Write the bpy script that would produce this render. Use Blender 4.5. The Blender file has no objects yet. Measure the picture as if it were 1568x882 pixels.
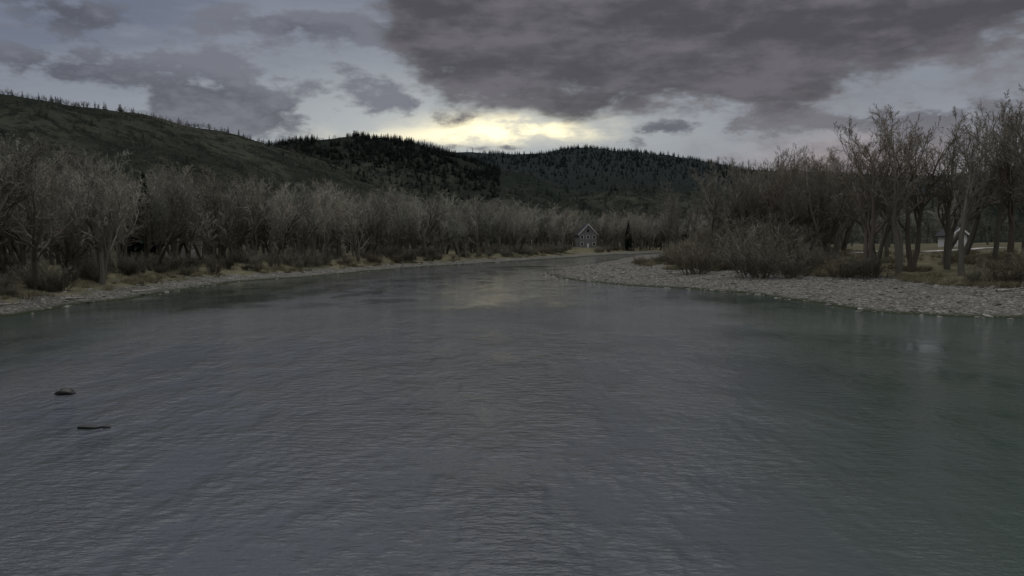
import bpy, math, random
import numpy as np
from mathutils import Vector, noise as mnoise

random.seed(7); np.random.seed(7)
scene = bpy.context.scene
scene.view_settings.view_transform = 'Standard'
scene.view_settings.look = 'None'
scene.view_settings.exposure = 0

# ------------------------------------------------------------------ helpers
def link(o, coll=None):
    (coll or scene.collection).objects.link(o); return o

def mesh_obj(name, verts, faces, mat=None, coll=None, smooth=False, do_link=True):
    me = bpy.data.meshes.new(name)
    me.from_pydata([tuple(v) for v in verts], [], faces)
    me.update()
    if smooth:
        me.polygons.foreach_set('use_smooth', [True]*len(me.polygons))
    if mat: me.materials.append(mat)
    o = bpy.data.objects.new(name, me)
    if do_link: link(o, coll)
    return o

_tab = np.random.RandomState(3).rand(256,256)
def vnoise(x, y, seed=0):
    x = np.asarray(x, float)+seed*37.3; y = np.asarray(y, float)+seed*91.7
    xi = np.floor(x).astype(int); yi = np.floor(y).astype(int)
    fx = x-xi; fy = y-yi
    fx = fx*fx*(3-2*fx); fy = fy*fy*(3-2*fy)
    a = _tab[xi%256, yi%256]; b=_tab[(xi+1)%256, yi%256]
    c = _tab[xi%256,(yi+1)%256]; d=_tab[(xi+1)%256,(yi+1)%256]
    return (a*(1-fx)+b*fx)*(1-fy)+(c*(1-fx)+d*fx)*fy
def fbm(x,y,seed=0,o=4):
    s=0; a=0.5; t=0
    for i in range(o):
        s = s + a*vnoise(x*2**i, y*2**i, seed+i); t+=a; a*=0.5
    return s/t - 0.5
def sstep(e0,e1,x):
    t = np.clip((x-e0)/(e1-e0),0,1); return t*t*(3-2*t)

# ------------------------------------------------------------------ terrain
LEFT = [(-60,-400),(-50,-100),(-46,0),(-45,40),(-45.4,71),(-46,83),(-45,95),(-45.2,115),(-44.2,134),(-36.7,148),
        (-31.4,172),(-20.7,205),(-4.7,239),(15.4,287),(45.5,359),(75,405),(150,450),(400,500),(900,520)]
RIGHT = [(90,-400),(85,-100),(78,10),(72,45),(60,66),(45.4,71),(38.9,73),(33.5,77),(32.9,89),(31.3,102.5),(25.1,112),
         (17.4,121),(8.7,141),(6.6,159),(10,187),(18.5,215),(29,246),(38.7,287),(50,331),(80,374),(150,410),(400,455),(900,480)]
POLY = LEFT + RIGHT[::-1]

def pdist(x,y,pl):
    best = np.full(x.shape,1e9)
    for (x0,y0),(x1,y1) in zip(pl[:-1],pl[1:]):
        dx,dy=x1-x0,y1-y0
        t=np.clip(((x-x0)*dx+(y-y0)*dy)/(dx*dx+dy*dy),0,1)
        best=np.minimum(best,np.hypot(x-x0-t*dx,y-y0-t*dy))
    return best
def inside(x,y):
    r=np.zeros(x.shape,bool)
    n=len(POLY)
    for i in range(n):
        x0,y0=POLY[i]; x1,y1=POLY[(i+1)%n]
        if y0==y1: continue
        c=((y0>y)!=(y1>y))&(x<(x1-x0)*(y-y0)/(y1-y0)+x0)
        r^=c
    return r

RIDGES = [
 (0.42, 60, [(-1200,500,180),(-760,600,138),(-520,650,130),(-446,700,124),(-412,800,129),(-354,900,124),(-302,1050,116),(-262,1110,98),(-205,1200,77),(-140,1300,65),(-60,1360,50)]),
 (0.36, 60, [(-900,1500,170),(-468,1500,172),(-371,1500,182),(-298,1500,189),(-237,1500,184),(-176,1500,165),(-102,1500,145),(-28,1450,122),(75,1400,90),(160,1350,60)]),
 (0.28, 90, [(-2200,2500,290),(-780,2500,280),(-374,2500,284),(-211,2500,268),(-8,2500,260),(134,2500,262),(215,2500,280),(337,2500,270),(439,2500,258),(541,2500,232),(642,2500,216),(845,2500,208),(1252,2500,196),(2600,2400,240)]),
 (0.30, 50, [(-60,1250,30),(60,1300,62),(186,1300,88),(292,1300,84),(440,1300,74),(700,1250,80),(1100,1100,110)]),
 (0.33, 40, [(240,640,24),(291,610,42),(335,600,54),(382,600,68),(447,600,81),(544,600,93),(800,560,110),(1400,300,130)]),
]
def hills(x,y):
    h=np.zeros(x.shape)
    wx = x + 60*fbm(x/240,y/240,11,3); wy = y + 60*fbm(x/240,y/240,15,3)
    for slope,rnd,pts in RIDGES:
        best=np.full(x.shape,-1e9)
        for (x0,y0,h0),(x1,y1,h1) in zip(pts[:-1],pts[1:]):
            dx,dy=x1-x0,y1-y0
            t=np.clip(((x-x0)*dx+(y-y0)*dy)/(dx*dx+dy*dy),0,1)
            d=np.hypot(x-x0-t*dx,y-y0-t*dy)
            dd=np.sqrt(d*d+rnd*rnd)-rnd
            best=np.maximum(best,h0+(h1-h0)*t-dd*slope)
        frac=np.clip(1-best/130.0,0,1)
        g=1-np.abs(fbm(wx/150,wy/150,21,4))*4
        best=best-np.clip(g,0,1)*32*frac*np.clip(best/40,0,1)
        best=best+fbm(x/50,y/50,5,3)*10*np.clip(best/40,0,1)
        h=np.maximum(h,np.maximum(best,0))
    return h
def land(x,y):
    x=np.asarray(x,float); y=np.asarray(y,float)
    dl=pdist(x,y,LEFT); dr=pdist(x,y,RIGHT)
    ins=inside(x,y)
    d=np.minimum(dl,dr)
    jit=fbm(x/9,y/9,2,3)*3.0+fbm(x/2.5,y/2.5,3,2)*0.7
    sd=np.where(ins,-d,d)+jit*np.clip((x*x+y*y)/4000,0,1)
    right = dr<dl
    zl=np.interp(sd,[-30,-8,0,3,9,14,60,300],[-1.8,-0.8,0,0.35,1.2,2.1,2.8,5.5])
    zr=np.interp(sd,[-30,-8,0,4,12,28,60,120,300],[-1.8,-0.6,0,0.5,1.0,2.1,4.6,5.6,6.5])
    z=np.where(right,zr,zl)
    z=z+fbm(x/14,y/14,8,3)*0.9*sstep(10,40,sd)+fbm(x/1.6,y/1.6,9,2)*0.12*sstep(-0.5,3,sd)
    hh=hills(x,y)
    z=z+hh*sstep(30,160,sd)
    bar=0.22*(1-((x-4)/8)**2-((y-203-(x-4)*0.35)/3.0)**2)
    z=np.where(ins,np.maximum(z,np.maximum(bar,-2)),z)
    return z,sd,hh,right
def gz(x,y):
    z,_,_,_=land(np.array([x]),np.array([y])); return float(z[0])

xs=np.unique(np.concatenate([np.arange(-5000,-900,100),np.arange(-900,-80,8),np.arange(-80,110,0.9),np.arange(110,900,8),np.arange(900,5001,100)]))
ys=np.unique(np.concatenate([np.arange(-600,40,20),np.arange(40,200,0.9),np.arange(200,450,2.2),np.arange(450,1600,10),np.arange(1600,2900,18),np.arange(2900,6001,120)]))
X,Y=np.meshgrid(xs,ys)
Z,SD,HH,RT=land(X.ravel(),Y.ravel())
nx,ny=len(xs),len(ys)
V=np.stack([X.ravel(),Y.ravel(),Z],1)
i=np.arange(nx*ny).reshape(ny,nx)
F=np.stack([i[:-1,:-1],i[:-1,1:],i[1:,1:],i[1:,:-1]],-1).reshape(-1,4)
me=bpy.data.meshes.new('ground_terrain')
me.vertices.add(len(V)); me.vertices.foreach_set('co',V.ravel())
me.loops.add(len(F)*4); me.loops.foreach_set('vertex_index',F.ravel())
me.polygons.add(len(F)); me.polygons.foreach_set('loop_start',np.arange(0,len(F)*4,4)); 
me.polygons.foreach_set('loop_total',np.full(len(F),4))
me.update(calc_edges=True)
me.polygons.foreach_set('use_smooth',np.ones(len(F),bool))
for nm,arr in (('sd',SD),('hill',HH),('rt',RT.astype(float))):
    a=me.attributes.new(nm,'FLOAT','POINT'); a.data.foreach_set('value',arr.astype(np.float32))
terrain=link(bpy.data.objects.new('ground_terrain',me))

# ------------------------------------------------------------------ node helper
class NT:
    def __init__(s,tree): s.t=tree; s.n=tree.nodes; s.l=tree.links
    def new(s,ty,**kw):
        n=s.n.new(ty)
        for k,v in kw.items(): setattr(n,k,v)
        return n
    def put(s,sock,v):
        if hasattr(v,'is_linked'): s.l.new(v,sock)
        else: sock.default_value=v
    def m(s,op,a,b=None,c=None,clamp=False):
        n=s.n.new('ShaderNodeMath'); n.operation=op; n.use_clamp=clamp
        s.put(n.inputs[0],a)
        if b is not None: s.put(n.inputs[1],b)
        if c is not None: s.put(n.inputs[2],c)
        return n.outputs[0]
    def mix(s,f,a,b,mode='MIX'):
        n=s.n.new('ShaderNodeMix'); n.data_type='RGBA'; n.blend_type=mode
        s.put(n.inputs[0],f); s.put(n.inputs[6],a if hasattr(a,'is_linked') else (*a,1)); s.put(n.inputs[7],b if hasattr(b,'is_linked') else (*b,1))
        return n.outputs[2]
    def noise(s,vec,scale,detail=4,rough=0.55,dist=0.0):
        n=s.n.new('ShaderNodeTexNoise'); s.put(n.inputs['Vector'],vec)
        s.put(n.inputs['Scale'],scale); n.inputs['Detail'].default_value=detail
        n.inputs['Roughness'].default_value=rough; n.inputs['Distortion'].default_value=dist
        return n.outputs[0]
    def ss(s,v,a,b,lo=0.0,hi=1.0):
        n=s.n.new('ShaderNodeMapRange'); n.interpolation_type='SMOOTHSTEP'
        s.put(n.inputs[0],v); s.put(n.inputs[1],a); s.put(n.inputs[2],b); s.put(n.inputs[3],lo); s.put(n.inputs[4],hi)
        return n.outputs[0]
    def attr(s,name):
        n=s.n.new('ShaderNodeAttribute'); n.attribute_name=name; return n.outputs['Fac']
    def mapping(s,vec,scale=(1,1,1),loc=(0,0,0),rot=(0,0,0)):
        n=s.n.new('ShaderNodeMapping'); s.put(n.inputs[0],vec)
        n.inputs['Scale'].default_value=scale; n.inputs['Location'].default_value=loc; n.inputs['Rotation'].default_value=rot
        return n.outputs[0]
def new_mat(name,rough=0.9,spec=0.2):
    m=bpy.data.materials.new(name); m.use_nodes=True
    t=NT(m.node_tree); b=m.node_tree.nodes['Principled BSDF']
    b.inputs['Roughness'].default_value=rough
    b.inputs['Specular IOR Level'].default_value=spec
    return m,t,b
def matte(name):
    """plain diffuse surface: bark, soil, grass, stone"""
    m=bpy.data.materials.new(name); m.use_nodes=True
    t=NT(m.node_tree); t.n.clear()
    o=t.new('ShaderNodeOutputMaterial'); d=t.new('ShaderNodeBsdfDiffuse'); t.l.new(d.outputs[0],o.inputs[0])
    return m,t,d
def bump(t,b,h,strength=0.5,dist=0.1):
    n=t.new('ShaderNodeBump'); n.inputs['Strength'].default_value=strength; n.inputs['Distance'].default_value=dist
    t.put(n.inputs['Height'],h); t.l.new(n.outputs[0],b.inputs['Normal']); return n

def simple_mat(name,c1,c2,scale=5,rough=0.9,coord='Object',rand=0.0,detail=2):
    if rough>=0.8:
        m,t,b=matte(name); sock=b.inputs['Color']
    else:
        m,t,b=new_mat(name,rough); sock=b.inputs['Base Color']
    tc=t.new('ShaderNodeTexCoord').outputs[coord]
    f=t.ss(t.noise(tc,scale,detail,0.6),0.3,0.7)
    col=t.mix(f,c1,c2)
    if rand>0:
        oi=t.new('ShaderNodeObjectInfo').outputs['Random']
        k=t.m('MULTIPLY_ADD',oi,rand*2,1-rand)
        v=t.new('ShaderNodeVectorMath',operation='SCALE'); t.l.new(col,v.inputs[0]); t.l.new(k,v.inputs['Scale'])
        col=v.outputs[0]
    t.l.new(col,sock)
    return m

# terrain material
mt,t,b=matte('terrain_mat')
geo=t.new('ShaderNodeNewGeometry'); P=geo.outputs['Position']
sd=t.attr('sd'); hill=t.attr('hill'); rt=t.attr('rt')
vor=t.new('ShaderNodeTexVoronoi'); vor.feature='F1'; t.put(vor.inputs['Vector'],P); vor.inputs['Scale'].default_value=3.6
stone=t.mix(t.ss(t.noise(P,0.35,3),0.35,0.65),(0.11,0.106,0.094),(0.175,0.168,0.152))
sepc=t.new('ShaderNodeSeparateColor'); t.l.new(vor.outputs['Color'],sepc.inputs[0])
stone=t.mix(t.ss(sepc.outputs[0],0.0,1.0,0.0,0.75),stone,(0.07,0.068,0.062))
stone=t.mix(t.ss(sepc.outputs[1],0.75,1.0),stone,(0.25,0.24,0.22))
stone=t.mix(t.ss(vor.outputs['Distance'],0.45,0.75,0,0.8),stone,(0.04,0.04,0.035))
wet=t.ss(sd,0.3,2.2)
stone=t.mix(wet,(0.030,0.036,0.022),stone)
grass=t.mix(t.ss(t.noise(P,0.25,4,0.65),0.35,0.62),(0.135,0.122,0.078),(0.075,0.073,0.048))
grass=t.mix(t.ss(t.noise(P,2.5,2),0.45,0.7,0,0.5),grass,(0.18,0.165,0.11))
gedge=t.m('ADD',sd,t.m('MULTIPLY',t.m('SUBTRACT',t.noise(P,0.3,3),0.5),12))
thr0=t.m('MULTIPLY_ADD',rt,17.0,5.0)
gf=t.ss(t.m('SUBTRACT',gedge,thr0),-1.0,2.5)
base=t.mix(gf,stone,grass)
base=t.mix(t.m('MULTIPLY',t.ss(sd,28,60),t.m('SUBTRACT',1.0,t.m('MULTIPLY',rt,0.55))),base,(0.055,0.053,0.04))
n1=t.noise(P,0.012,5,0.6,0.0)
n2=t.noise(P,0.06,5,0.7)
n3=t.noise(P,0.35,3,0.6)
hc=t.mix(t.ss(n1,0.4,0.62),(0.020,0.023,0.018),(0.042,0.044,0.034))
hc=t.mix(t.ss(n2,0.44,0.60,0,0.9),hc,(0.012,0.015,0.012))
hc=t.mix(t.ss(n3,0.5,0.72,0,0.5),hc,(0.060,0.060,0.049))
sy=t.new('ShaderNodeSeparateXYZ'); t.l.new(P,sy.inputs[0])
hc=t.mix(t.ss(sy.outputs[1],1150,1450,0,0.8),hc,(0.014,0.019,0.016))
hc=t.mix(t.m('MULTIPLY',t.ss(sy.outputs[1],1600,2200,0,0.85),t.ss(n1,0.3,0.65,1.0,0.7)),hc,(0.024,0.029,0.031))  # far forest tone with bluish distance haze painted in by depth
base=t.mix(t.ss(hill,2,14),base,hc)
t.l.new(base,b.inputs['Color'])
hb=t.m('ADD',t.m('MULTIPLY',t.m('SUBTRACT',1.0,vor.outputs['Distance']),0.10),t.m('MULTIPLY',n3,0.6))
bump(t,b,hb,0.9,1.0)
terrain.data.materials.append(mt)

# ------------------------------------------------------------------ water
mw,t,b=new_mat('river_water_mat',0.05,0.5)
b.inputs['IOR'].default_value=1.33
P=t.new('ShaderNodeNewGeometry').outputs['Position']
s=t.new('ShaderNodeSeparateXYZ'); t.l.new(P,s.inputs[0])
big=t.noise(P,0.045,2,0.5)
big0=t.m('SUBTRACT',big,0.5)
side=t.m('ADD',t.m('SUBTRACT',s.outputs[0],t.m('MULTIPLY',s.outputs[1],0.21)),t.m('MULTIPLY',big0,14))
calm=t.ss(side,-1.0,9.0)     # smoother, greener water on the right
lee_refl=t.ss(t.m('ADD',s.outputs[0],t.m('MULTIPLY',big0,6)),-34,-22,1.0,0.0)   # calm water under the left bank; also masks its painted reflection
patch=t.ss(t.noise(t.mapping(P,(1,0.5,1)),0.18,4,0.65,0.0),0.40,0.62)
yy_=t.m('MULTIPLY_ADD',big0,30,s.outputs[1])
pool=t.ss(yy_,74,92,1.0,0.28)         # smooth glide upstream of the riffle
riff=t.m('MULTIPLY',t.ss(yy_,56,66),t.ss(yy_,72,84,1.0,0.0))
amp=t.m('MULTIPLY',t.m('MULTIPLY',t.m('MULTIPLY_ADD',patch,0.95,0.35),t.m('MULTIPLY_ADD',calm,-0.72,1.0)),pool)
amp=t.m('ADD',amp,t.m('MULTIPLY',riff,t.m('MULTIPLY_ADD',calm,-0.6,0.9)))
amp=t.m('MULTIPLY',amp,t.m('MULTIPLY_ADD',lee_refl,-0.7,1.0))
h1=t.noise(t.mapping(P,(0.8,1.25,1)),6.0,3,0.6)
h2=t.noise(t.mapping(P,(0.65,1.25,1),rot=(0,0,0.2)),2.2,2,0.6)
h3=t.noise(t.mapping(P,(0.5,1.25,1),rot=(0,0,-0.15)),0.6,2,0.5)
hh=t.m('ADD',t.m('ADD',t.m('MULTIPLY',h1,0.065),t.m('MULTIPLY',h2,0.14)),t.m('MULTIPLY',h3,0.09))
hh=t.m('MULTIPLY',hh,amp)
bump(t,b,hh,1.0,1.0)
col=t.mix(calm,(0.060,0.067,0.077),(0.030,0.048,0.038))
col=t.mix(t.m('MULTIPLY',lee_refl,0.8),col,(0.026,0.038,0.030))  # dark green reflection of the bank trees painted into the water colour
col=t.mix(t.ss(big,0.35,0.65,0,0.3),col,(0.050,0.060,0.060))
t.l.new(col,b.inputs['Base Color'])
water=mesh_obj('river_water',[(-120,-500,0),(1000,-500,0),(1000,620,0),(-120,620,0)],[(0,1,2,3)],mw)

# ------------------------------------------------------------------ plant templates
class MB:
    def __init__(s): s.v=[]; s.f=[]
def tube(mb,pts,rads,k):
    base=len(mb.v); n=len(pts)
    for j,p in enumerate(pts):
        d=(pts[min(j+1,n-1)]-pts[max(j-1,0)])
        if d.length<1e-6: d=Vector((0,0,1))
        d.normalize()
        a=d.orthogonal().normalized() if abs(d.z)<0.9 else Vector((1,0,0)).cross(d).normalized()
        c=d.cross(a)
        for q in range(k):
            an=2*math.pi*q/k
            mb.v.append(p+(a*math.cos(an)+c*math.sin(an))*rads[j])
    for j in range(n-1):
        for q in range(k):
            q2=(q+1)%k
            mb.f.append((base+j*k+q,base+j*k+q2,base+(j+1)*k+q2,base+(j+1)*k+q))
def rv(R): return Vector((R.gauss(0,1),R.gauss(0,1),R.gauss(0,1)))
def twig(mb,p,d,L,w,R):
    d1=(d+rv(R)*0.12).normalized(); m=p+d1*L*0.55
    d2=(d1+rv(R)*0.25+Vector((0,0,0.15))).normalized(); e=m+d2*L*0.5
    a=d1.cross(rv(R)); 
    if a.length<1e-5: a=d1.orthogonal()
    a.normalize(); b0=len(mb.v)
    mb.v += [p-a*w,p+a*w,m+a*w*0.8,m-a*w*0.8,e]
    mb.f += [(b0,b0+1,b0+2,b0+3),(b0+3,b0+2,b0+4)]
def grow(mb,p,d,L,r,lvl,P,R):
    if lvl>=P['twl']:
        twig(mb,p,d,L,P['tw'],R); return
    n=P['seg'][lvl]; pts=[p]; rads=[r]; dirs=[d]
    for j in range(n):
        d=(d+rv(R)*P['wob'][lvl]+Vector((0,0,P['trop'][lvl]))).normalized()
        p=p+d*(L/n); pts.append(p); rads.append(max(r*(1-0.88*(j+1)/n),P['tw'])); dirs.append(d)
    tube(mb,pts,rads,P['k'][lvl])
    nc=P['nch'][lvl]
    for c in range(nc):
        tt=P['t0'][lvl]+(1-P['t0'][lvl])*((c+R.random())/nc)
        f=tt*n; j=min(int(f),n-1); q=pts[j].lerp(pts[j+1],f-j); dd=dirs[j+1]
        ax=dd.cross(rv(R)); 
        if ax.length<1e-4: ax=dd.orthogonal()
        ax.normalize()
        ang=math.radians(R.uniform(*P['ang'][lvl]))
        nd=(dd*math.cos(ang)+ax*math.sin(ang)).normalized()
        nl=L*P['rat'][lvl]*R.uniform(0.7,1.2)*(1.05-0.55*tt)
        nr=max(rads[j]*0.70,P['tw'])
        grow(mb,q,nd,nl,nr,lvl+1,P,R)
def finish(mb,name,mat,coll,norm=True):
    zmax=max(v.z for v in mb.v)
    vs=[v/zmax for v in mb.v] if norm else mb.v
    return mesh_obj(name,vs,mb.f,mat,coll)

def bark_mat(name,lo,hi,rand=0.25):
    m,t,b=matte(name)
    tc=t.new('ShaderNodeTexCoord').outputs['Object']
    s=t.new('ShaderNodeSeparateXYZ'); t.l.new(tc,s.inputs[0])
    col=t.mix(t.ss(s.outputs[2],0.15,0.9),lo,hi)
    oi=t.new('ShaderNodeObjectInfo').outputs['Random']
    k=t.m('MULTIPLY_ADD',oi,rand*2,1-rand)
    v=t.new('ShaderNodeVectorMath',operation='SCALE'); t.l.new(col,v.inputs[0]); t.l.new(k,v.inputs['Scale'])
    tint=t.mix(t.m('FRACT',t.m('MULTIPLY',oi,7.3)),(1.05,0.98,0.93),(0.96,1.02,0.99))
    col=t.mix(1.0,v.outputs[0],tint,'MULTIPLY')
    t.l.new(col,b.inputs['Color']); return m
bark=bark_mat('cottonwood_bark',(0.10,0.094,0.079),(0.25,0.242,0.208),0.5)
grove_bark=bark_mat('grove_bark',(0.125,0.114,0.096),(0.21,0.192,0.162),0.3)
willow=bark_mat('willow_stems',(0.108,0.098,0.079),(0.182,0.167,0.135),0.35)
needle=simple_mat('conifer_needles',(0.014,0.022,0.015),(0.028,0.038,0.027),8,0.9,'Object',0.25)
hazed_needle=simple_mat('hazed_conifer_needles',(0.024,0.032,0.029),(0.042,0.052,0.046),8,0.95,'Object',0.3)  # needle colour lightened to carry the haze of distance

def coll_new(n): return bpy.data.collections.new(n)
C_tree=coll_new('cottonwood_templates'); C_mid=coll_new('mid_tree_templates'); C_far=coll_new('far_tree_templates'); C_bush=coll_new('bush_templates')
C_con=coll_new('conifer_templates'); C_rock=coll_new('stone_templates'); C_grass=coll_new('grass_templates'); C_grove=coll_new('grove_templates')

def cottonwood(seed,P,stems=1,r=0.42,lean0=0.16):
    R=random.Random(seed); mb=MB()
    for sidx in range(stems):
        a=R.uniform(0,6.28); lean=R.uniform(0.03,0.12)+lean0*(stems>1)
        d=Vector((math.cos(a)*lean,math.sin(a)*lean,1)).normalized()
        grow(mb,Vector((math.cos(a)*0.3*(stems>1),math.sin(a)*0.3*(stems>1),-0.4)),d,17*R.uniform(0.85,1.05),r if stems==1 else r*0.78,0,P,R)
    return mb
PN=dict(seg=[10,6,3,2],wob=[0.08,0.17,0.2,0.22],trop=[0.03,0.10,0.08,0.06],k=[6,4,3,3],nch=[12,7,6,5],t0=[0.2,0.2,0.15,0.1],
        ang=[(25,52),(25,55),(25,60),(20,60)],rat=[0.50,0.50,0.52,0.62],twl=4,tw=0.016)
PN2=dict(PN,nch=[10,6,6,5])
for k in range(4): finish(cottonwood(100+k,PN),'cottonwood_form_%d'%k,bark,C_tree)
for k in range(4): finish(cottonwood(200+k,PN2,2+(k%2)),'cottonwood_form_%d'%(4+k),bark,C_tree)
PG=dict(PN,wob=[0.10,0.15,0.19,0.2],trop=[0.04,0.15,0.11,0.08],nch=[12,8,7,6],t0=[0.28,0.15,0.15,0.1],
        ang=[(20,46),(20,48),(20,52),(20,55)],rat=[0.54,0.5,0.5,0.62],tw=0.014)
PG2=dict(PG,nch=[10,7,6,6])
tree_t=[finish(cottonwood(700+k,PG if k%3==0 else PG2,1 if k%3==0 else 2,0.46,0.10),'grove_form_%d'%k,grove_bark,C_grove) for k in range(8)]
PM=dict(PN,seg=[7,4,2,2],k=[5,3,3,3],nch=[13,8,6,0],twl=3,tw=0.026,rat=[0.5,0.5,0.62,0.6])
for k in range(6): finish(cottonwood(250+k,PM,1+(k%2),0.48),'mid_tree_form_%d'%k,bark,C_mid)
PF=dict(PN,seg=[4,2,2,2],k=[4,3,3,3],nch=[10,6,0,0],twl=2,tw=0.07,rat=[0.5,0.6,0.75,0.6])
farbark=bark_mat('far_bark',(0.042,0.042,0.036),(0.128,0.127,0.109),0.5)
for k in range(4): finish(cottonwood(300+k,PF,1+(k%2)),'far_tree_form_%d'%k,farbark,C_far)
def bush(seed):
    R=random.Random(seed); mb=MB()
    PB=dict(seg=[4,2],wob=[0.12,0.18],trop=[0.04,0.10],k=[3,3],nch=[10,5],t0=[0.1,0.1],ang=[(15,50),(15,50)],rat=[0.5,0.6],twl=2,tw=0.012)
    for q in range(40):
        a=R.uniform(0,6.28); rr=R.uniform(0,1.5); lean=R.uniform(0.05,0.7)
        grow(mb,Vector((math.cos(a)*rr,math.sin(a)*rr,-0.1)),Vector((math.cos(a)*lean,math.sin(a)*lean,1)).normalized(),R.uniform(1.3,4.2),0.03,0,PB,R)
    return mb
bush_t=[finish(bush(400+k),'willow_form_%d'%k,willow,C_bush) for k in range(5)]
def conifer(seed,tiers,per):
    R=random.Random(seed); mb=MB()
    tube(mb,[Vector((0,0,-0.03)),Vector((0,0,0.5)),Vector((0,0,1.0))],[0.022,0.012,0.002],5)
    for i in range(tiers):
        f=i/tiers; z=0.08+0.9*f; rad=(1-f)**0.85*0.2*R.uniform(0.75,1.15)+0.012
        for q in range(per):
            a=2*math.pi*(q+R.random())/per; r2=rad*R.uniform(0.65,1.2)
            dirv=Vector((math.cos(a),math.sin(a),0)); sv=Vector((-math.sin(a),math.cos(a),0))*rad*0.3
            p0=Vector((0,0,z+0.02)); tip=dirv*r2+Vector((0,0,z-r2*0.35)); mid=dirv*r2*0.55+Vector((0,0,z-r2*0.05))
            b0=len(mb.v); mb.v+=[p0,mid+sv,tip,mid-sv,mid+Vector((0,0,-0.035))]
            mb.f+=[(b0,b0+1,b0+2,b0+3),(b0+1,b0+4,b0+2),(b0+3,b0+2,b0+4)]
    return mb
for k in range(3): finish(conifer(500+k,10,5),'conifer_form_%d'%k,hazed_needle,C_con,False)
near_con=finish(conifer(520,34,16),'near_conifer_form',needle,coll_new('near_conifer_template'),False)
stone_m=simple_mat('river_stone',(0.095,0.091,0.082),(0.20,0.193,0.173),3,0.85,'Object',0.45)
dark_stone=simple_mat('wet_stone',(0.012,0.012,0.011),(0.03,0.03,0.027),6,0.45,'Object',0.1)
import bmesh
def rock_mesh(seed,sub=2,flat=0.55):
    bm=bmesh.new(); bmesh.ops.create_icosphere(bm,subdivisions=sub,radius=0.5)
    R=random.Random(seed); o=Vector((R.random()*50,R.random()*50,0))
    for v in bm.verts:
        n=mnoise.noise(v.co*2.2+o)*0.28+mnoise.noise(v.co*5+o)*0.08
        v.co*=1+n; v.co.z*=flat; v.co.x*=1.25
    vs=[v.co.copy() for v in bm.verts]; fs=[tuple(v.index for v in f.verts) for f in bm.faces]; bm.free(); return vs,fs
for k in range(4):
    vs,fs=rock_mesh(k,1); mesh_obj('stone_form_%d'%k,vs,fs,stone_m,C_rock,True)
grass_m=simple_mat('dry_grass',(0.15,0.135,0.085),(0.24,0.22,0.15),4,0.9,'Object',0.3)
for k in range(3):
    R=random.Random(600+k); mb=MB()
    for q in range(60):
        a=R.uniform(0,6.28); rr=R.uniform(0,0.55); l=R.uniform(0.05,0.7)
        p=Vector((math.cos(a)*rr,math.sin(a)*rr,-0.03)); d=Vector((math.cos(a)*l,math.sin(a)*l,1)).normalized()
        twig(mb,p,d,R.uniform(0.4,0.9),0.016,R)
    finish(mb,'grass_form_%d'%k,grass_m,C_grass,False)

# ------------------------------------------------------------------ scatter
def scatter(name,pts,rots,scl,idx,coll):
    me=bpy.data.meshes.new(name); me.from_pydata([tuple(p) for p in pts],[],[])
    a=me.attributes.new('rot','FLOAT_VECTOR','POINT'); a.data.foreach_set('vector',np.asarray(rots,np.float32).ravel())
    a=me.attributes.new('scl','FLOAT_VECTOR','POINT'); a.data.foreach_set('vector',np.asarray(scl,np.float32).ravel())
    a=me.attributes.new('idx','INT','POINT'); a.data.foreach_set('value',np.asarray(idx,np.int32))
    o=link(bpy.data.objects.new(name,me))
    ng=bpy.data.node_groups.new(name+'_nodes','GeometryNodeTree')
    ng.interface.new_socket('Geometry',in_out='INPUT',socket_type='NodeSocketGeometry')
    ng.interface.new_socket('Geometry',in_out='OUTPUT',socket_type='NodeSocketGeometry')
    N=ng.nodes; L=ng.links
    gi=N.new('NodeGroupInput'); go=N.new('NodeGroupOutput')
    m2p=N.new('GeometryNodeMeshToPoints'); iop=N.new('GeometryNodeInstanceOnPoints')
    ci=N.new('GeometryNodeCollectionInfo'); ci.inputs['Collection'].default_value=coll
    ci.inputs['Separate Children'].default_value=True; ci.inputs['Reset Children'].default_value=True
    iop.inputs['Pick Instance'].default_value=True
    def na(n,ty):
        x=N.new('GeometryNodeInputNamedAttribute'); x.data_type=ty; x.inputs['Name'].default_value=n; return x.outputs['Attribute']
    L.new(gi.outputs[0],m2p.inputs['Mesh']); L.new(m2p.outputs[0],iop.inputs['Points'])
    L.new(ci.outputs[0],iop.inputs['Instance']); L.new(na('idx','INT'),iop.inputs['Instance Index'])
    L.new(na('rot','FLOAT_VECTOR'),iop.inputs['Rotation']); L.new(na('scl','FLOAT_VECTOR'),iop.inputs['Scale'])
    L.new(iop.outputs[0],go.inputs[0])
    mod=o.modifiers.new('scatter','NODES'); mod.node_group=ng
    return o
def do_scatter(name,x,y,z,h,coll,nform,hv=0.18,sink=0.0,tilt=0.05,wide=(0.85,1.2)):
    n=len(x); h=np.asarray(h)*(1+np.random.uniform(-hv,hv,n))
    w=h*np.random.uniform(*wide,n)
    pts=np.stack([x,y,z-sink],1)
    rots=np.stack([np.random.uniform(-tilt,tilt,n),np.random.uniform(-tilt,tilt,n),np.random.uniform(0,6.283,n)],1)
    return scatter(name,pts,rots,np.stack([w,w,h],1),np.random.randint(0,nform,n),coll)

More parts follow.
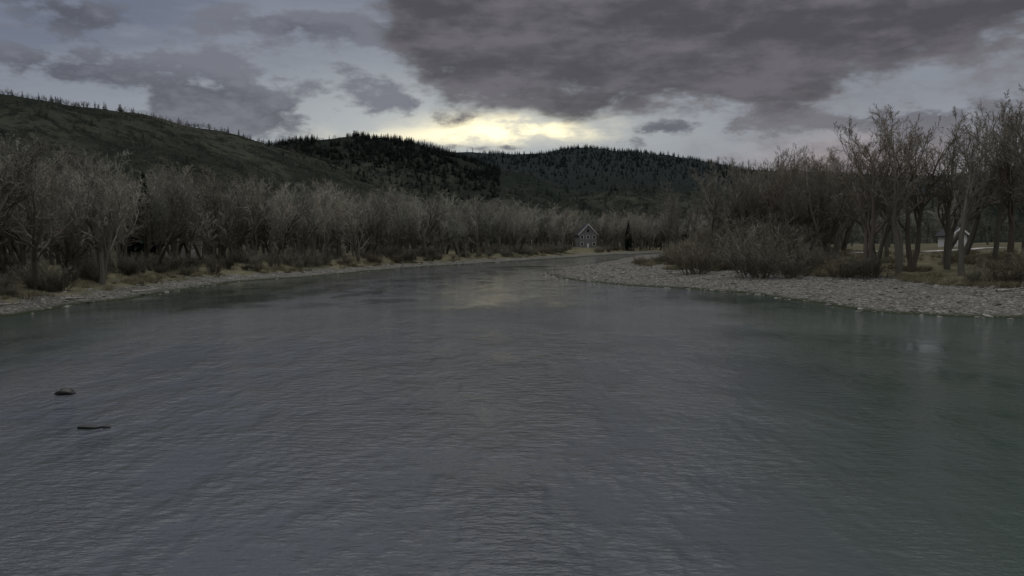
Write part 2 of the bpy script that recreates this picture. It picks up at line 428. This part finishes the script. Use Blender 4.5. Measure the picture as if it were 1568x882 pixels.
HOUSES=[(38.6,420),(-76,187),(104,190),(8,520),(62,540)]
def clear(x,y):
    m=np.ones(x.shape,bool)
    for hx,hy in HOUSES: m&=np.hypot(x-hx,y-hy)>8
    m&=~((np.abs(x-(24+(y-290)*0.11))<6.5)&(y>285)&(y<425))
    return m
rng=np.random.RandomState(5)
x=rng.uniform(-330,170,5200); y=rng.uniform(20,520,5200)
z,sd_,hl,rt_=land(x,y)
dens=np.interp(sd_,[0,35,60,120,260],[1,0.85,0.45,0.28,0.2])
k=(~rt_)&(sd_>9)&(rng.rand(5200)<dens)&clear(x,y)&(hl<25)
k&=~((np.abs(x/y+0.405)<0.022)&(y>105)&(y<187)&(rng.rand(5200)<0.5))
x,y,z,sd_=x[k],y[k],z[k],sd_[k]
hgt=15.2+3.0*sstep(10,60,sd_)-1.0*(y<100)
nr=(y<150)&(sd_<38)
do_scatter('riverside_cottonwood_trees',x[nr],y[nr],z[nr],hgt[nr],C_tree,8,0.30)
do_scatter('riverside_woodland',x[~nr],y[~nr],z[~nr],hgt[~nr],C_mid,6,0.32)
x=rng.uniform(-650,900,6000); y=rng.uniform(430,1350,6000)
z,sd_,hl,rt_=land(x,y)
k=(sd_>12)&(hl<38)&clear(x,y)&(rng.rand(6000)<(0.85-hl/60))
do_scatter('valley_floor_woodland',x[k],y[k],z[k],np.full(k.sum(),13.0),C_far,4,0.35)
x=rng.uniform(-1100,900,42000); y=rng.uniform(420,1900,42000)
z,sd_,hl,rt_=land(x,y)
cl=fbm(x/60,y/60,40,4)
k=(hl>10)&(cl>0.0-0.14*(rng.rand(42000)))&(rng.rand(42000)<0.55)
do_scatter('hillside_scrub',x[k],y[k],z[k],np.full(k.sum(),4.8),C_far,4,0.5,wide=(1.1,1.9))
x=rng.uniform(30,420,1500); y=rng.uniform(100,460,1500)
z,sd_,hl,rt_=land(x,y)
az=x/y
k=rt_&(sd_>55)&(hl<12)&clear(x,y)&(rng.rand(1500)<np.where((az>0.40),0.2,0.6))&(y>np.where(az>0.4,190,150))
do_scatter('floodplain_woodland',x[k],y[k],z[k],np.where(az[k]>0.4,12.0,16.0),C_mid,6,0.25)
x=rng.uniform(38,90,260); y=rng.uniform(135,210,260)
z,sd_,hl,rt_=land(x,y); az=x/y
k=rt_&(sd_>38)&(az>0.22)&(az<0.41)&(rng.rand(260)<0.42)
do_scatter('cottonwood_grove',x[k],y[k],z[k],19.0,C_grove,8,0.2,wide=(0.8,1.1))
x=rng.uniform(-120,60,5000); y=rng.uniform(20,420,5000)
z,sd_,hl,rt_=land(x,y)
k=(~rt_)&(sd_>7.0)&(sd_<26)&(rng.rand(5000)<np.where(sd_<13,0.85,0.35))&~((np.abs(x-(24+(y-290)*0.11))<6)&(y>270))
do_scatter('bank_undergrowth',x[k],y[k],z[k],np.full(k.sum(),2.8),C_bush,5,0.5,wide=(0.9,1.6))
x=rng.uniform(15,110,2600); y=rng.uniform(85,330,2600)
z,sd_,hl,rt_=land(x,y); az=x/y
edge=22+8*fbm(x/12,y/12,77,2)*2
k=rt_&(sd_>edge)&(sd_<52)&(az<0.38)&(rng.rand(2600)<0.42)
do_scatter('willow_thicket',x[k],y[k],z[k],3.2+4.2*sstep(22,42,sd_[k]),C_bush,5,0.45,wide=(0.8,1.5))
x=rng.uniform(5,95,50000); y=rng.uniform(60,200,50000)
z,sd_,hl,rt_=land(x,y)
k=rt_&(sd_>-0.6)&(sd_<24)&(rng.rand(50000)<0.6)
x2=rng.uniform(-60,20,16000); y2=rng.uniform(55,260,16000)
z2,sd2,_,rt2=land(x2,y2); k2=(~rt2)&(sd2>-0.5)&(sd2<7)
xx=np.concatenate([x[k],x2[k2]]); yy=np.concatenate([y[k],y2[k2]]); zz=np.concatenate([z[k],z2[k2]])
sz=0.12+0.5*np.random.rand(len(xx))**5
do_scatter('river_gravel_stones',xx,yy,zz,sz,C_rock,4,0.2,sink=0.02,tilt=0.3,wide=(0.9,1.6))
x=rng.uniform(5,110,26000); y=rng.uniform(70,230,26000)
z,sd_,hl,rt_=land(x,y); cl=fbm(x/6,y/6,50,2)
k=rt_&(sd_>19)&(sd_<60)&((cl>0.0)|(sd_>40)&(rng.rand(26000)<0.12))
x2=rng.uniform(-75,40,14000); y2=rng.uniform(50,330,14000)
z2,sd2,_,rt2=land(x2,y2); k2=(~rt2)&(sd2>5.0)&(sd2<11)&(fbm(x2/6,y2/6,52,2)>0.0)
xx=np.concatenate([x[k],x2[k2]]); yy=np.concatenate([y[k],y2[k2]]); zz=np.concatenate([z[k],z2[k2]])
do_scatter('dry_grass_tufts',xx,yy,zz,np.full(len(xx),0.8),C_grass,3,0.4,wide=(1.0,1.8))
def ridge_pts(ri,n,xr,spread,yoff=0):
    pts=RIDGES[ri][2]; out=[]
    while len(out)<n:
        xx=rng.uniform(*xr)
        px=[p[0] for p in pts]; py=[p[1] for p in pts]
        if xx<min(px) or xx>max(px): continue
        yy=np.interp(xx,px,py)+rng.normal()*spread+yoff
        out.append((xx,yy))
    return np.array(out)
A=[ridge_pts(1,230,(-480,-170),26),ridge_pts(1,4200,(-560,-20),110,-150),ridge_pts(2,130,(150,470),25),ridge_pts(2,2600,(-100,850),220,-260),
   ridge_pts(2,50,(-400,150),20),ridge_pts(0,22,(-455,-430),12),ridge_pts(0,50,(-520,-280),22),ridge_pts(0,22,(-390,-370),10),
   ridge_pts(3,160,(0,600),60,-30)]
A=np.concatenate(A); x,y=A[:,0],A[:,1]; z,_,_,_=land(x,y)
keep=(fbm(x/80,y/80,90,3)>-0.10)|(y>1600)
x,y,z=x[keep],y[keep],z[keep]
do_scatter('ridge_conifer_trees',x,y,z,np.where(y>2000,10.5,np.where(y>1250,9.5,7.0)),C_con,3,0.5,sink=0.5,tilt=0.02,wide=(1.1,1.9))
x=rng.uniform(-800,700,2200); y=rng.uniform(450,1450,2200); z,sd_,hl,_=land(x,y); k=(hl>6)&(fbm(x/90,y/90,70,2)>0.02)
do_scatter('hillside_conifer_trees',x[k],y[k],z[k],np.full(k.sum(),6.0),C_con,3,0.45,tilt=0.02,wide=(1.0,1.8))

TR=[(41.6,170,25,0),(45,165,24,5),(49,160,23,2),(55.8,165,26.5,3),(55.6,150,23,6),(59.9,150,24.6,1),(50.6,115,24.6,4),(54.7,120,25.2,7),
    (53.8,112,26,5),(58.6,118,26.6,1),(66.7,125,27.6,2),(73,130,27.6,6),(73.8,123,28,0),(68,110,27,3),(61.5,94,27.2,5),(67,96,26,1),
    (42,220,20.6,4),(43,200,22.5,7),(63,135,23,3),(80,125,26,5),(60.5,108,24,3),(64,118,26,0),(70,101,26.5,7),(76,112,27,4)]
for (tx,ty,tz,f) in TR:
    g=gz(tx,ty); hgt=tz-g
    o=bpy.data.objects.new('bare_cottonwood_tree',tree_t[f].data); link(o)
    w=hgt*random.uniform(0.85,1.1)
    o.location=(tx,ty,g-0.1); o.scale=(w,w,hgt); o.rotation_euler=(0,0,random.uniform(0,6.28))
for (tx,ty,tz,f) in [(-50.5,73,19,6),(-56,80,19,2),(-55,92,17,7),(-53.5,104,17,4),(-60,88,19,0),(-51,66,17,1)]:
    g=gz(tx,ty); hgt=tz-g
    o=bpy.data.objects.new('bare_cottonwood_tree',tree_t[f].data); link(o)
    o.location=(tx,ty,g-0.1); o.scale=(hgt*1.3,hgt*1.3,hgt); o.rotation_euler=(0,0,random.uniform(0,6.28))
for (tx,ty,h) in [(37,121,6.5),(41,118,5),(44,123,6.5),(47,114,4),(50,112,5),(54,94,3.0),(57,92,4.5),(61.5,90,5.5),(39,128,7.5),(30,132,6.5),(72,104,5)]:
    g=gz(tx,ty)
    o=bpy.data.objects.new('willow_bush',bush_t[random.randrange(5)].data); link(o)
    o.location=(tx,ty,g-0.05); w=h*random.uniform(0.9,1.4); o.scale=(w,w,h); o.rotation_euler=(0,0,random.uniform(0,6.28))
for (tx,ty,h) in [(57,395,15),(-73,160,18),(-79,168,15)]:
    g=gz(tx,ty)
    o=bpy.data.objects.new('conifer_tree',near_con.data); link(o)
    o.location=(tx,ty,g); o.scale=(h*0.95,h*0.95,h); o.rotation_euler=(0,0,random.uniform(0,6))

# ------------------------------------------------------------------ houses
def paint(name,c,r=0.7): return simple_mat(name,tuple(v*0.85 for v in c),c,1.5,r)
roofm=simple_mat('shingle_roof',(0.035,0.035,0.04),(0.07,0.07,0.075),6,0.85)
glass,tg,bg=new_mat('window_glass',0.08,0.6); bg.inputs['Base Color'].default_value=(0.02,0.025,0.03,1)
trimm=paint('white_trim',(0.78,0.78,0.76))
def box(name,x0,x1,y0,y1,z0,z1,mat,par):
    v=[(x0,y0,z0),(x1,y0,z0),(x1,y1,z0),(x0,y1,z0),(x0,y0,z1),(x1,y0,z1),(x1,y1,z1),(x0,y1,z1)]
    f=[(0,3,2,1),(4,5,6,7),(0,1,5,4),(1,2,6,5),(2,3,7,6),(3,0,4,7)]
    o=mesh_obj(name,v,f,mat); o.parent=par; return o
def house(name,x,y,w,dp,hw,hr,wall,rz=0,storeys=2,chim=True):
    e=bpy.data.objects.new(name,None); link(e); g=gz(x,y); e.location=(x,y,g-0.3); e.rotation_euler=(0,0,rz)
    a,c=w/2,dp/2
    v=[(-a,-c,0),(a,-c,0),(a,c,0),(-a,c,0),(-a,-c,hw),(a,-c,hw),(a,c,hw),(-a,c,hw),(0,-c,hw+hr),(0,c,hw+hr)]
    f=[(0,1,5,8,4),(1,2,6,5),(2,3,7,9,6),(3,0,4,7)]
    mesh_obj('walls',v,f,wall).parent=e
    ov=0.6; th=0.25; sl=hr/a
    for sgn,nm in ((-1,'roof_west'),(1,'roof_east')):
        xo=sgn*(a+ov); zo=hw-ov*sl
        v=[(0,-c-ov,hw+hr+0.02),(xo,-c-ov,zo+0.02),(xo,c+ov,zo+0.02),(0,c+ov,hw+hr+0.02)]
        v+=[(p[0],p[1],p[2]+th) for p in v]
        f=[(0,1,2,3),(4,7,6,5),(0,4,5,1),(1,5,6,2),(2,6,7,3),(3,7,4,0)]
        mesh_obj(nm,v,f,roofm).parent=e
        v=[(0,-c-ov-0.06,hw+hr-0.15),(xo,-c-ov-0.06,zo-0.15),(xo,-c-ov-0.06,zo+th+0.12),(0,-c-ov-0.06,hw+hr+th+0.12)]
        mesh_obj('gable_trim',v,[(0,1,2,3)],trimm).parent=e
    st=hw/storeys; n=max(2,int(w/2.8))
    for s in range(storeys):
        for q in range(n):
            cx=-a+w*(q+0.5)/n
            if s==0 and q==n//2:
                box('door',cx-0.5,cx+0.5,-c-0.06,-c+0.02,0.3,2.4,trimm,e); continue
            z0=s*st+0.35*st; z1=s*st+0.82*st
            box('window_frame',cx-0.75,cx+0.75,-c-0.05,-c+0.01,z0-0.15,z1+0.15,trimm,e)
            box('window',cx-0.53,cx+0.53,-c-0.08,-c-0.055,z0,z1,glass,e)
            for sg in (-1,1):
                cy=-c+dp*(q+0.5)/n
                box('side_window',min(sg*a,sg*(a+0.05)),max(sg*a,sg*(a+0.05)),cy-0.5,cy+0.5,z0,z1,glass,e)
    box('attic_window',-0.6,0.6,-c-0.08,-c+0.01,hw+0.2*hr,hw+0.5*hr,glass,e)
    if chim: box('chimney',a*0.3,a*0.3+0.9,c*0.1,c*0.1+0.9,hw,hw+hr+1.2,wall,e)
    return e
house('gabled_lodge',38.6,420,9.5,9,7.2,5,paint('sage_siding',(0.20,0.21,0.20)),0.15,2)
house('stucco_house',-76,187,7.5,8,9.8,2.6,paint('beige_stucco',(0.5,0.46,0.42)),0.3,3)
house('white_cottage',104,190,4.5,4,3.0,1.6,paint('white_siding',(0.75,0.75,0.75)),0.2,1,False)
house('grey_house',8,520,10,8,5,3,paint('grey_siding',(0.35,0.36,0.36)),-0.3,2)
house('tan_house',62,540,10,8,5,3,paint('tan_siding',(0.4,0.37,0.33)),0.2,2)

vs=[];fs=[]
pxs=np.linspace(60,135,60); pys=150+6*np.sin((pxs-60)/30)
for i_,(a_,b_) in enumerate(zip(pxs,pys)):
    for o_ in (-1.3,1.3): vs.append((a_,b_+o_,gz(a_,b_+o_)+0.12))
    if i_: fs.append((2*i_-2,2*i_,2*i_+1,2*i_-1))
mesh_obj('park_path',vs,fs,simple_mat('path_gravel',(0.28,0.27,0.26),(0.4,0.39,0.37),2))

for (rx,ry,sx,sy_,sz_,sd1) in [(-20.2,36,0.75,0.6,0.75,11),(-15.7,29.4,0.7,0.35,0.3,12),(-15.1,29.5,0.3,0.2,0.2,13)]:
    vs,fs=rock_mesh(sd1,3,0.6); o=mesh_obj('river_rock',vs,fs,dark_stone,None,True); o.location=(rx,ry,0.03); o.scale=(sx,sy_,sz_)
drift=simple_mat('driftwood',(0.2,0.19,0.17),(0.34,0.32,0.29),6,0.9)
R=random.Random(9)
for (lx,ly,L_,an) in [(-50,74,5,0.4),(-49,88,4,-0.3),(-47.5,100,5,0.9),(24,124,3.5,2.6),(19,140,3,0.7),(52,86,4,0.2)]:
    mb=MB(); g=gz(lx,ly)
    PD=dict(seg=[6,3,2],wob=[0.06,0.2,0.2],trop=[0,0.05,0],k=[7,4,3],nch=[5,3,0],t0=[0.4,0.3,0],ang=[(30,60),(30,60),(0,1)],rat=[0.3,0.5,0.5],twl=2,tw=0.01)
    grow(mb,Vector((0,0,0.1)),Vector((math.cos(an),math.sin(an),0.04)),L_,0.16,0,PD,R)
    o=mesh_obj('driftwood_log',mb.v,mb.f,drift); o.location=(lx,ly,g)

# ------------------------------------------------------------------ world
SUN_EL=68
w=bpy.data.worlds.new('World'); scene.world=w; w.use_nodes=True
t=NT(w.node_tree); t.n.clear()
out=t.new('ShaderNodeOutputWorld')
sky=t.new('ShaderNodeTexSky'); sky.sky_type='NISHITA'; sky.sun_disc=False
sky.sun_elevation=math.radians(SUN_EL); sky.sun_rotation=math.radians(0); sky.air_density=1.0; sky.dust_density=1.5
bg1=t.new('ShaderNodeBackground'); t.l.new(sky.outputs[0],bg1.inputs[0]); bg1.inputs[1].default_value=0.05
D=t.new('ShaderNodeTexCoord').outputs['Generated']
s=t.new('ShaderNodeSeparateXYZ'); t.l.new(D,s.inputs[0])
az=t.m('ARCTAN2',s.outputs[0],s.outputs[1]); el=t.m('ARCSINE',s.outputs[2])
cmb=t.new('ShaderNodeCombineXYZ'); t.l.new(az,cmb.inputs[0]); t.l.new(el,cmb.inputs[1])
AE=cmb.outputs[0]
nA=t.noise(t.mapping(D,(1,1,2.4)),5.5,5,0.6)
nB=t.noise(t.mapping(D,(1,1,2.2),(5,2,1)),15,5,0.62)
nC=t.noise(t.mapping(D,(1,1,5.0),(2,7,1)),4.5,5,0.6)
cA=t.m('SUBTRACT',nA,0.5); cB=t.m('SUBTRACT',nB,0.5); cC=t.m('SUBTRACT',nC,0.5)
def blob(x,y,rx,ry,k=1.0):   # soft cloud mass; photo measurements converted to azimuth / elevation
    a,e=(x-784)/1230.0,(366-y)/1230.0
    a=math.atan(a); e=math.atan(e*math.cos(a)); ra=rx/1230.0; re=ry/1230.0
    n=t.new('ShaderNodeVectorMath',operation='MULTIPLY_ADD'); t.l.new(AE,n.inputs[0])
    n.inputs[1].default_value=(1/ra,1/re,0); n.inputs[2].default_value=(-a/ra,-e/re,0)
    d=t.new('ShaderNodeVectorMath',operation='DOT_PRODUCT'); t.l.new(n.outputs[0],d.inputs[0]); t.l.new(n.outputs[0],d.inputs[1])
    g=t.m('POWER',math.exp(-1),d.outputs['Value'])
    return t.m('MULTIPLY',g,k) if k!=1.0 else g
def addall(l):
    r=l[0]
    for q in l[1:]: r=t.m('ADD',r,q)
    return r
veil=t.mix(t.ss(az,-0.55,0.1),(0.14,0.16,0.22),(0.22,0.24,0.28))
veil=t.mix(t.ss(cC,-0.12,0.15,0,0.6),veil,(0.26,0.28,0.33))
veil=t.mix(t.ss(el,0.05,0.28,0.55,0),veil,(0.32,0.34,0.37))
halo=blob(700,200,330,80)
veil=t.mix(t.m('MULTIPLY',halo,0.85,None,True),veil,(0.50,0.53,0.53))
glow=addall([blob(785,198,105,18,1.2),blob(700,212,180,12,0.45)])
glow=t.m('MULTIPLY',glow,t.ss(t.m('ADD',cC,cB),-0.18,0.12,0.2,1.1))
veil=t.mix(t.m('MINIMUM',glow,1.0),veil,(1.6,1.42,0.90))
pink=blob(1340,260,150,45,0.8)
veil=t.mix(pink,veil,(0.50,0.38,0.36))
fc=t.new('ShaderNodeFloatCurve'); t.put(fc.inputs['Value'],t.m('MULTIPLY_ADD',az,0.5,0.5))
cur=fc.mapping.curves[0]
pts=[(0.0,0.40),(0.3,0.42),(0.385,0.36),(0.415,0.285),(0.44,0.205),(0.46,0.16),(0.52,0.152),(0.58,0.145),(0.63,0.15),(0.68,0.165),(0.74,0.185),(0.79,0.20),(1.0,0.22)]
cur.points[0].location=pts[0]; cur.points[1].location=pts[-1]
for p in pts[1:-1]: cur.points.new(*p)
fc.mapping.update()
deckv=t.m('ADD',t.m('SUBTRACT',el,fc.outputs[0]),t.m('ADD',t.m('MULTIPLY',cA,0.15),t.m('MULTIPLY',cB,0.11)))
deck=t.ss(deckv,-0.016,0.026)
soft=t.m('ADD',t.m('MULTIPLY',cA,2.4),t.m('MULTIPLY',cB,2.2))
bl=addall([blob(120,115,250,40,1.0),blob(370,178,140,32,1.0),blob(150,42,90,26,0.8),blob(480,50,160,24,0.75),blob(635,160,60,11,0.5),
           blob(1010,200,90,20,0.7),blob(740,228,190,10,0.85),blob(1250,195,260,36,0.65),blob(1500,170,140,40,0.5),blob(60,5,120,20,0.6)])
lowv=t.m('ADD',bl,soft)
lowc=t.ss(lowv,0.40,0.82)
shade=t.m('ADD',t.m('MULTIPLY',cB,1.0),t.m('MULTIPLY',cA,0.7))
lowcol=t.mix(t.ss(shade,-0.14,0.16),(0.088,0.092,0.112),(0.175,0.18,0.21))
c=t.mix(t.m('MULTIPLY',lowc,0.9),veil,lowcol)
rc=t.m('MULTIPLY',t.ss(az,0.12,0.3),t.ss(soft,-0.5,0.3))
c=t.mix(t.m('MULTIPLY',rc,0.75),c,(0.182,0.170,0.185))
deckcol=t.mix(t.ss(t.m('ADD',cC,t.m('MULTIPLY',cB,0.8)),-0.17,0.19),(0.070,0.065,0.072),(0.142,0.132,0.145))
c=t.mix(t.m('MULTIPLY',deck,0.96),c,deckcol)
# overcast gets brighter toward the zenith (CIE overcast)
c=t.mix(t.ss(el,0.33,1.1),c,(1.15,1.17,1.22))
bg2=t.new('ShaderNodeBackground'); t.l.new(c,bg2.inputs[0]); bg2.inputs[1].default_value=1.0
mx=t.new('ShaderNodeMixShader'); mx.inputs[0].default_value=0.95
t.l.new(bg1.outputs[0],mx.inputs[1]); t.l.new(bg2.outputs[0],mx.inputs[2]); t.l.new(mx.outputs[0],out.inputs[0])

sun=bpy.data.lights.new('sun','SUN'); sun.energy=0.7; sun.angle=math.radians(45); sun.color=(1,0.96,0.9)
so=link(bpy.data.objects.new('sun',sun)); so.rotation_euler=(math.radians(-(90-SUN_EL)),0,0)

cam=bpy.data.cameras.new('camera'); cam.lens=28.24; cam.sensor_width=36; cam.clip_end=12000; cam.clip_start=0.1
co=link(bpy.data.objects.new('camera',cam)); co.location=(0,0,7); co.rotation_euler=(math.radians(86.51),0,0)
scene.camera=co
